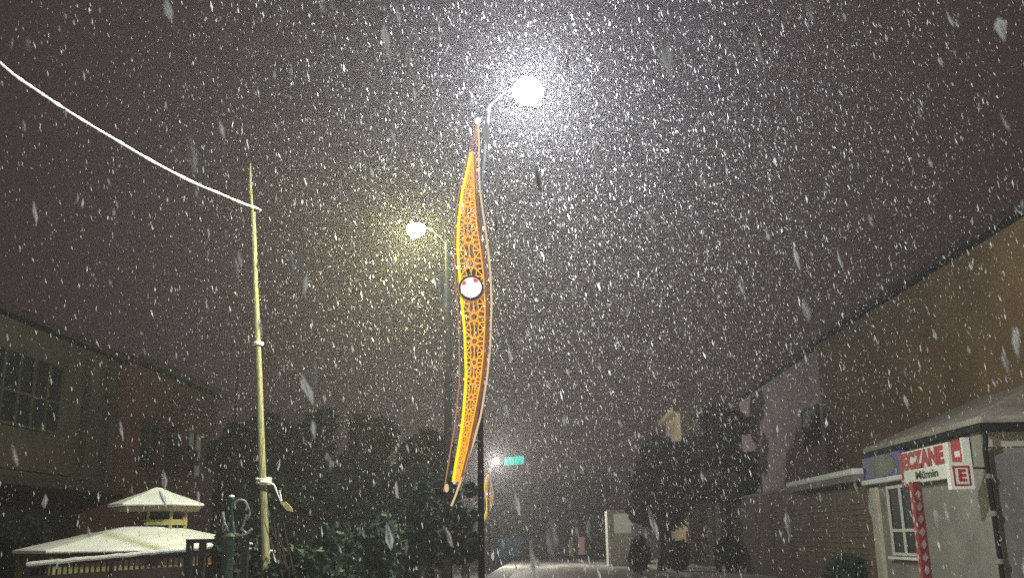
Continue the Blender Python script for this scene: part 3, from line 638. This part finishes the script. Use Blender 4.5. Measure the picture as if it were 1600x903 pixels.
for fl_ in range(2):
    for pp in (1080,1102,1124):
        x_ = at(pp,700,66).x; zz = tz-2.3-fl_*3.0; mm = MB(); mm.box((x_-.4,65.95,zz-.7),(x_+.4,65.996,zz+.7)); wi = mm.build('window', M['glass'], tb)
        mm = MB(); mm.box((x_-.5,65.86,zz-.83),(x_+.5,65.99,zz-.71)); mm.box((x_-.03,65.9,zz-.7),(x_+.03,65.945,zz+.7)); mm.build('window_frame', M['fart'], wi)
for pp in (1075,1108,1121):
    x_ = at(pp,800,64.6).x; mm = MB(); mm.tube([(x_,64.6,G0),(x_,64.6,at(pp,785,64.6).z)], .22, 12); mm.build('column', M['pale'], tb)
mm = MB(); mm.box((t0,64.2,at(1085,785,64).z+.004),(t1,65.99,at(1085,785,64).z+.4)); mm.build('ledge', M['tile'], tb)
mb2 = thing('dim_middle_building', (fx(1010),FY+8,G0), 'dim purple-brown building behind the round street tree', 'building')
mm = MB(); mm.box((fx(952),FY+6,G0),(fx(1062),FY+16,at(1000,742,FY+6).z)); mm.build('wall', M['mauve'], mb2)
mm = MB(); mm.box((fx(950),FY+5.7,at(1000,742,FY+6).z+.003),(fx(1064),FY+16.3,at(1000,742,FY+6).z+.4)); mm.build('roof', M['tile'], mb2)
bm_ = thing('dim_left_block', (fx(700),62,G0), 'dim dark block behind the garden trees left of the street', 'building')
mm = MB(); mm.box((at(330,800,62).x,62,-2.2),(at(700,800,62).x,66,at(600,738,62).z)); mm.build('wall', M['farw'], bm_)
mm = MB(); mm.box((at(330,800,62).x-.3,61.7,at(600,738,62).z+.003),(at(700,800,62).x+.3,66.3,at(600,738,62).z+.35)); mm.build('roof', M['tile'], bm_)
# teal LED sign on its mast
TY = 86.5; ta = at(788,720.5,TY); tb_ = at(819,718,TY)
ts = thing('teal_led_sign', (ta.x,TY,fz(748)+.3), 'glowing teal electronic sign of four blocks above the dark low roof', 'LED sign')
tm = emis('teal_led', (.0,.88,.72), .85); wv = (tb_-ta)/4
for i in range(4):
    a_ = ta+wv*i; b_ = ta+wv*(i+1)-wv*.06; h_ = 6.2/F*TY
    mm = MB(); mm.prism([(a_.x,TY,a_.z-h_),(b_.x,TY,b_.z-h_),(b_.x,TY,b_.z+h_),(a_.x,TY,a_.z+h_)], (0,.12,0)); mm.build('led_block', tm, ts)
mm = MB(); mm.prism([(ta.x-.04,TY+.13,ta.z-.3),(tb_.x+.04,TY+.13,tb_.z-.3),(tb_.x+.04,TY+.13,tb_.z+.3),(ta.x-.04,TY+.13,ta.z+.3)], (0,.08,0)); mm.build('housing', M['dark'], ts)
mm = MB(); mx = (ta.x+tb_.x)/2; mm.tube([(mx,TY+.26,fz(748)+.3),(mx,TY+.26,ta.z+.4)], [.05,.04], 8); mm.build('mast', M['pole'], ts)

# ------------------------------------------------------------------ haze and falling snow
hz = MB(); hz.box((-120,-30,-4),(120,175,40)); hm = bpy.data.materials.new('haze_air'); hm.use_nodes = True; hn = hm.node_tree; hn.nodes.clear()
pv = hn.nodes.new('ShaderNodeVolumePrincipled'); oo = hn.nodes.new('ShaderNodeOutputMaterial'); hn.links.new(pv.outputs[0], oo.inputs['Volume'])
pv.inputs['Color'].default_value = (.98,.92,.97,1); pv.inputs['Density'].default_value = HAZE; pv.inputs['Anisotropy'].default_value = .55
hz.build('haze', hm, kind='stuff')

def snowfall(nA, nB):
    r = np.random.default_rng(4); out = []
    def frustum(n, d0, d1, margin):
        d = (d0**3+(d1**3-d0**3)*r.random(n))**(1/3)
        x = (r.random(n)*2-1)*margin*.56*d; y = (r.random(n)*2-1)*margin*.32*d
        R_ = np.array(CR); P_ = np.stack([x,y,-d],1) @ R_.T + np.array(EYE); return P_
    P_ = np.concatenate([frustum(nA,1.2,24,1.35), frustum(nB,24,55,1.15), frustum(2400,1.3,3.4,1.2)])
    P_ = P_[(P_[:,2] > -.3) & ((P_[:,0] < 8.7) | (P_[:,1] < 17.5) | (P_[:,2] > 6))]
    rr0 = np.linalg.norm((P_-np.array((1.,19,8.5)))*np.array((1,.6,1)),axis=1)
    P_ = P_[r.random(len(P_)) < .06+.94*np.exp(-rr0**2/(2*4.2**2))]
    n = len(P_)
    # each flake: irregular clump, a five sided ring between two tips, taller than wide
    w = .0036*np.exp(r.normal(size=n)*.45); w *= 1+.9*np.exp(-np.linalg.norm(P_-np.array(EYE),axis=1)/2.5); L_ = w*(2.4+3.4*r.random(n))
    ax = np.stack([.17+r.normal(size=n)*.13 - .02*P_[:,0]*.3, r.normal(size=n)*.13, -np.ones(n)],1); ax /= np.linalg.norm(ax,axis=1)[:,None]
    u = np.cross(ax, r.normal(size=(n,3))); u /= np.linalg.norm(u,axis=1)[:,None]; v = np.cross(ax,u)
    V = np.zeros((n,8,3))
    for q_, (e_, w_) in enumerate(((u,w),(v,w*.8))):
        j1 = ((r.random(n)-.5)*1.0*L_)[:,None]; j2 = ((r.random(n)-.5)*1.0*L_)[:,None]
        V[:,q_*4] = P_-ax*L_[:,None]; V[:,q_*4+1] = P_+e_*w_[:,None]+ax*j1; V[:,q_*4+2] = P_+ax*L_[:,None]; V[:,q_*4+3] = P_-e_*w_[:,None]+ax*j2
    N_ = n*2
    me = bpy.data.meshes.new('falling_snow'); me.vertices.add(n*8); me.vertices.foreach_set('co', V.astype(np.float32).ravel())
    me.loops.add(n*8); me.loops.foreach_set('vertex_index', np.arange(n*8, dtype=np.int32)); me.polygons.add(N_)
    me.polygons.foreach_set('loop_start', np.arange(0,n*8,4,dtype=np.int32)); me.polygons.foreach_set('loop_total', np.full(N_,4,dtype=np.int32)); me.update()
    m = bpy.data.materials.new('snowflake'); m.use_nodes = True; nn = m.node_tree; nn.nodes.clear()
    d_ = nn.nodes.new('ShaderNodeBsdfDiffuse'); t_ = nn.nodes.new('ShaderNodeBsdfTranslucent'); mx_ = nn.nodes.new('ShaderNodeMixShader'); o_ = nn.nodes.new('ShaderNodeOutputMaterial')
    d_.inputs[0].default_value = (.72,.72,.74,1); t_.inputs[0].default_value = (.72,.72,.74,1); mx_.inputs[0].default_value = .5
    nn.links.new(d_.outputs[0], mx_.inputs[1]); nn.links.new(t_.outputs[0], mx_.inputs[2]); nn.links.new(mx_.outputs[0], o_.inputs[0])
    me.materials.append(m); o = bpy.data.objects.new('falling_snow', me); C.objects.link(o); o['kind'] = 'stuff'
snowfall(280000, 130000)
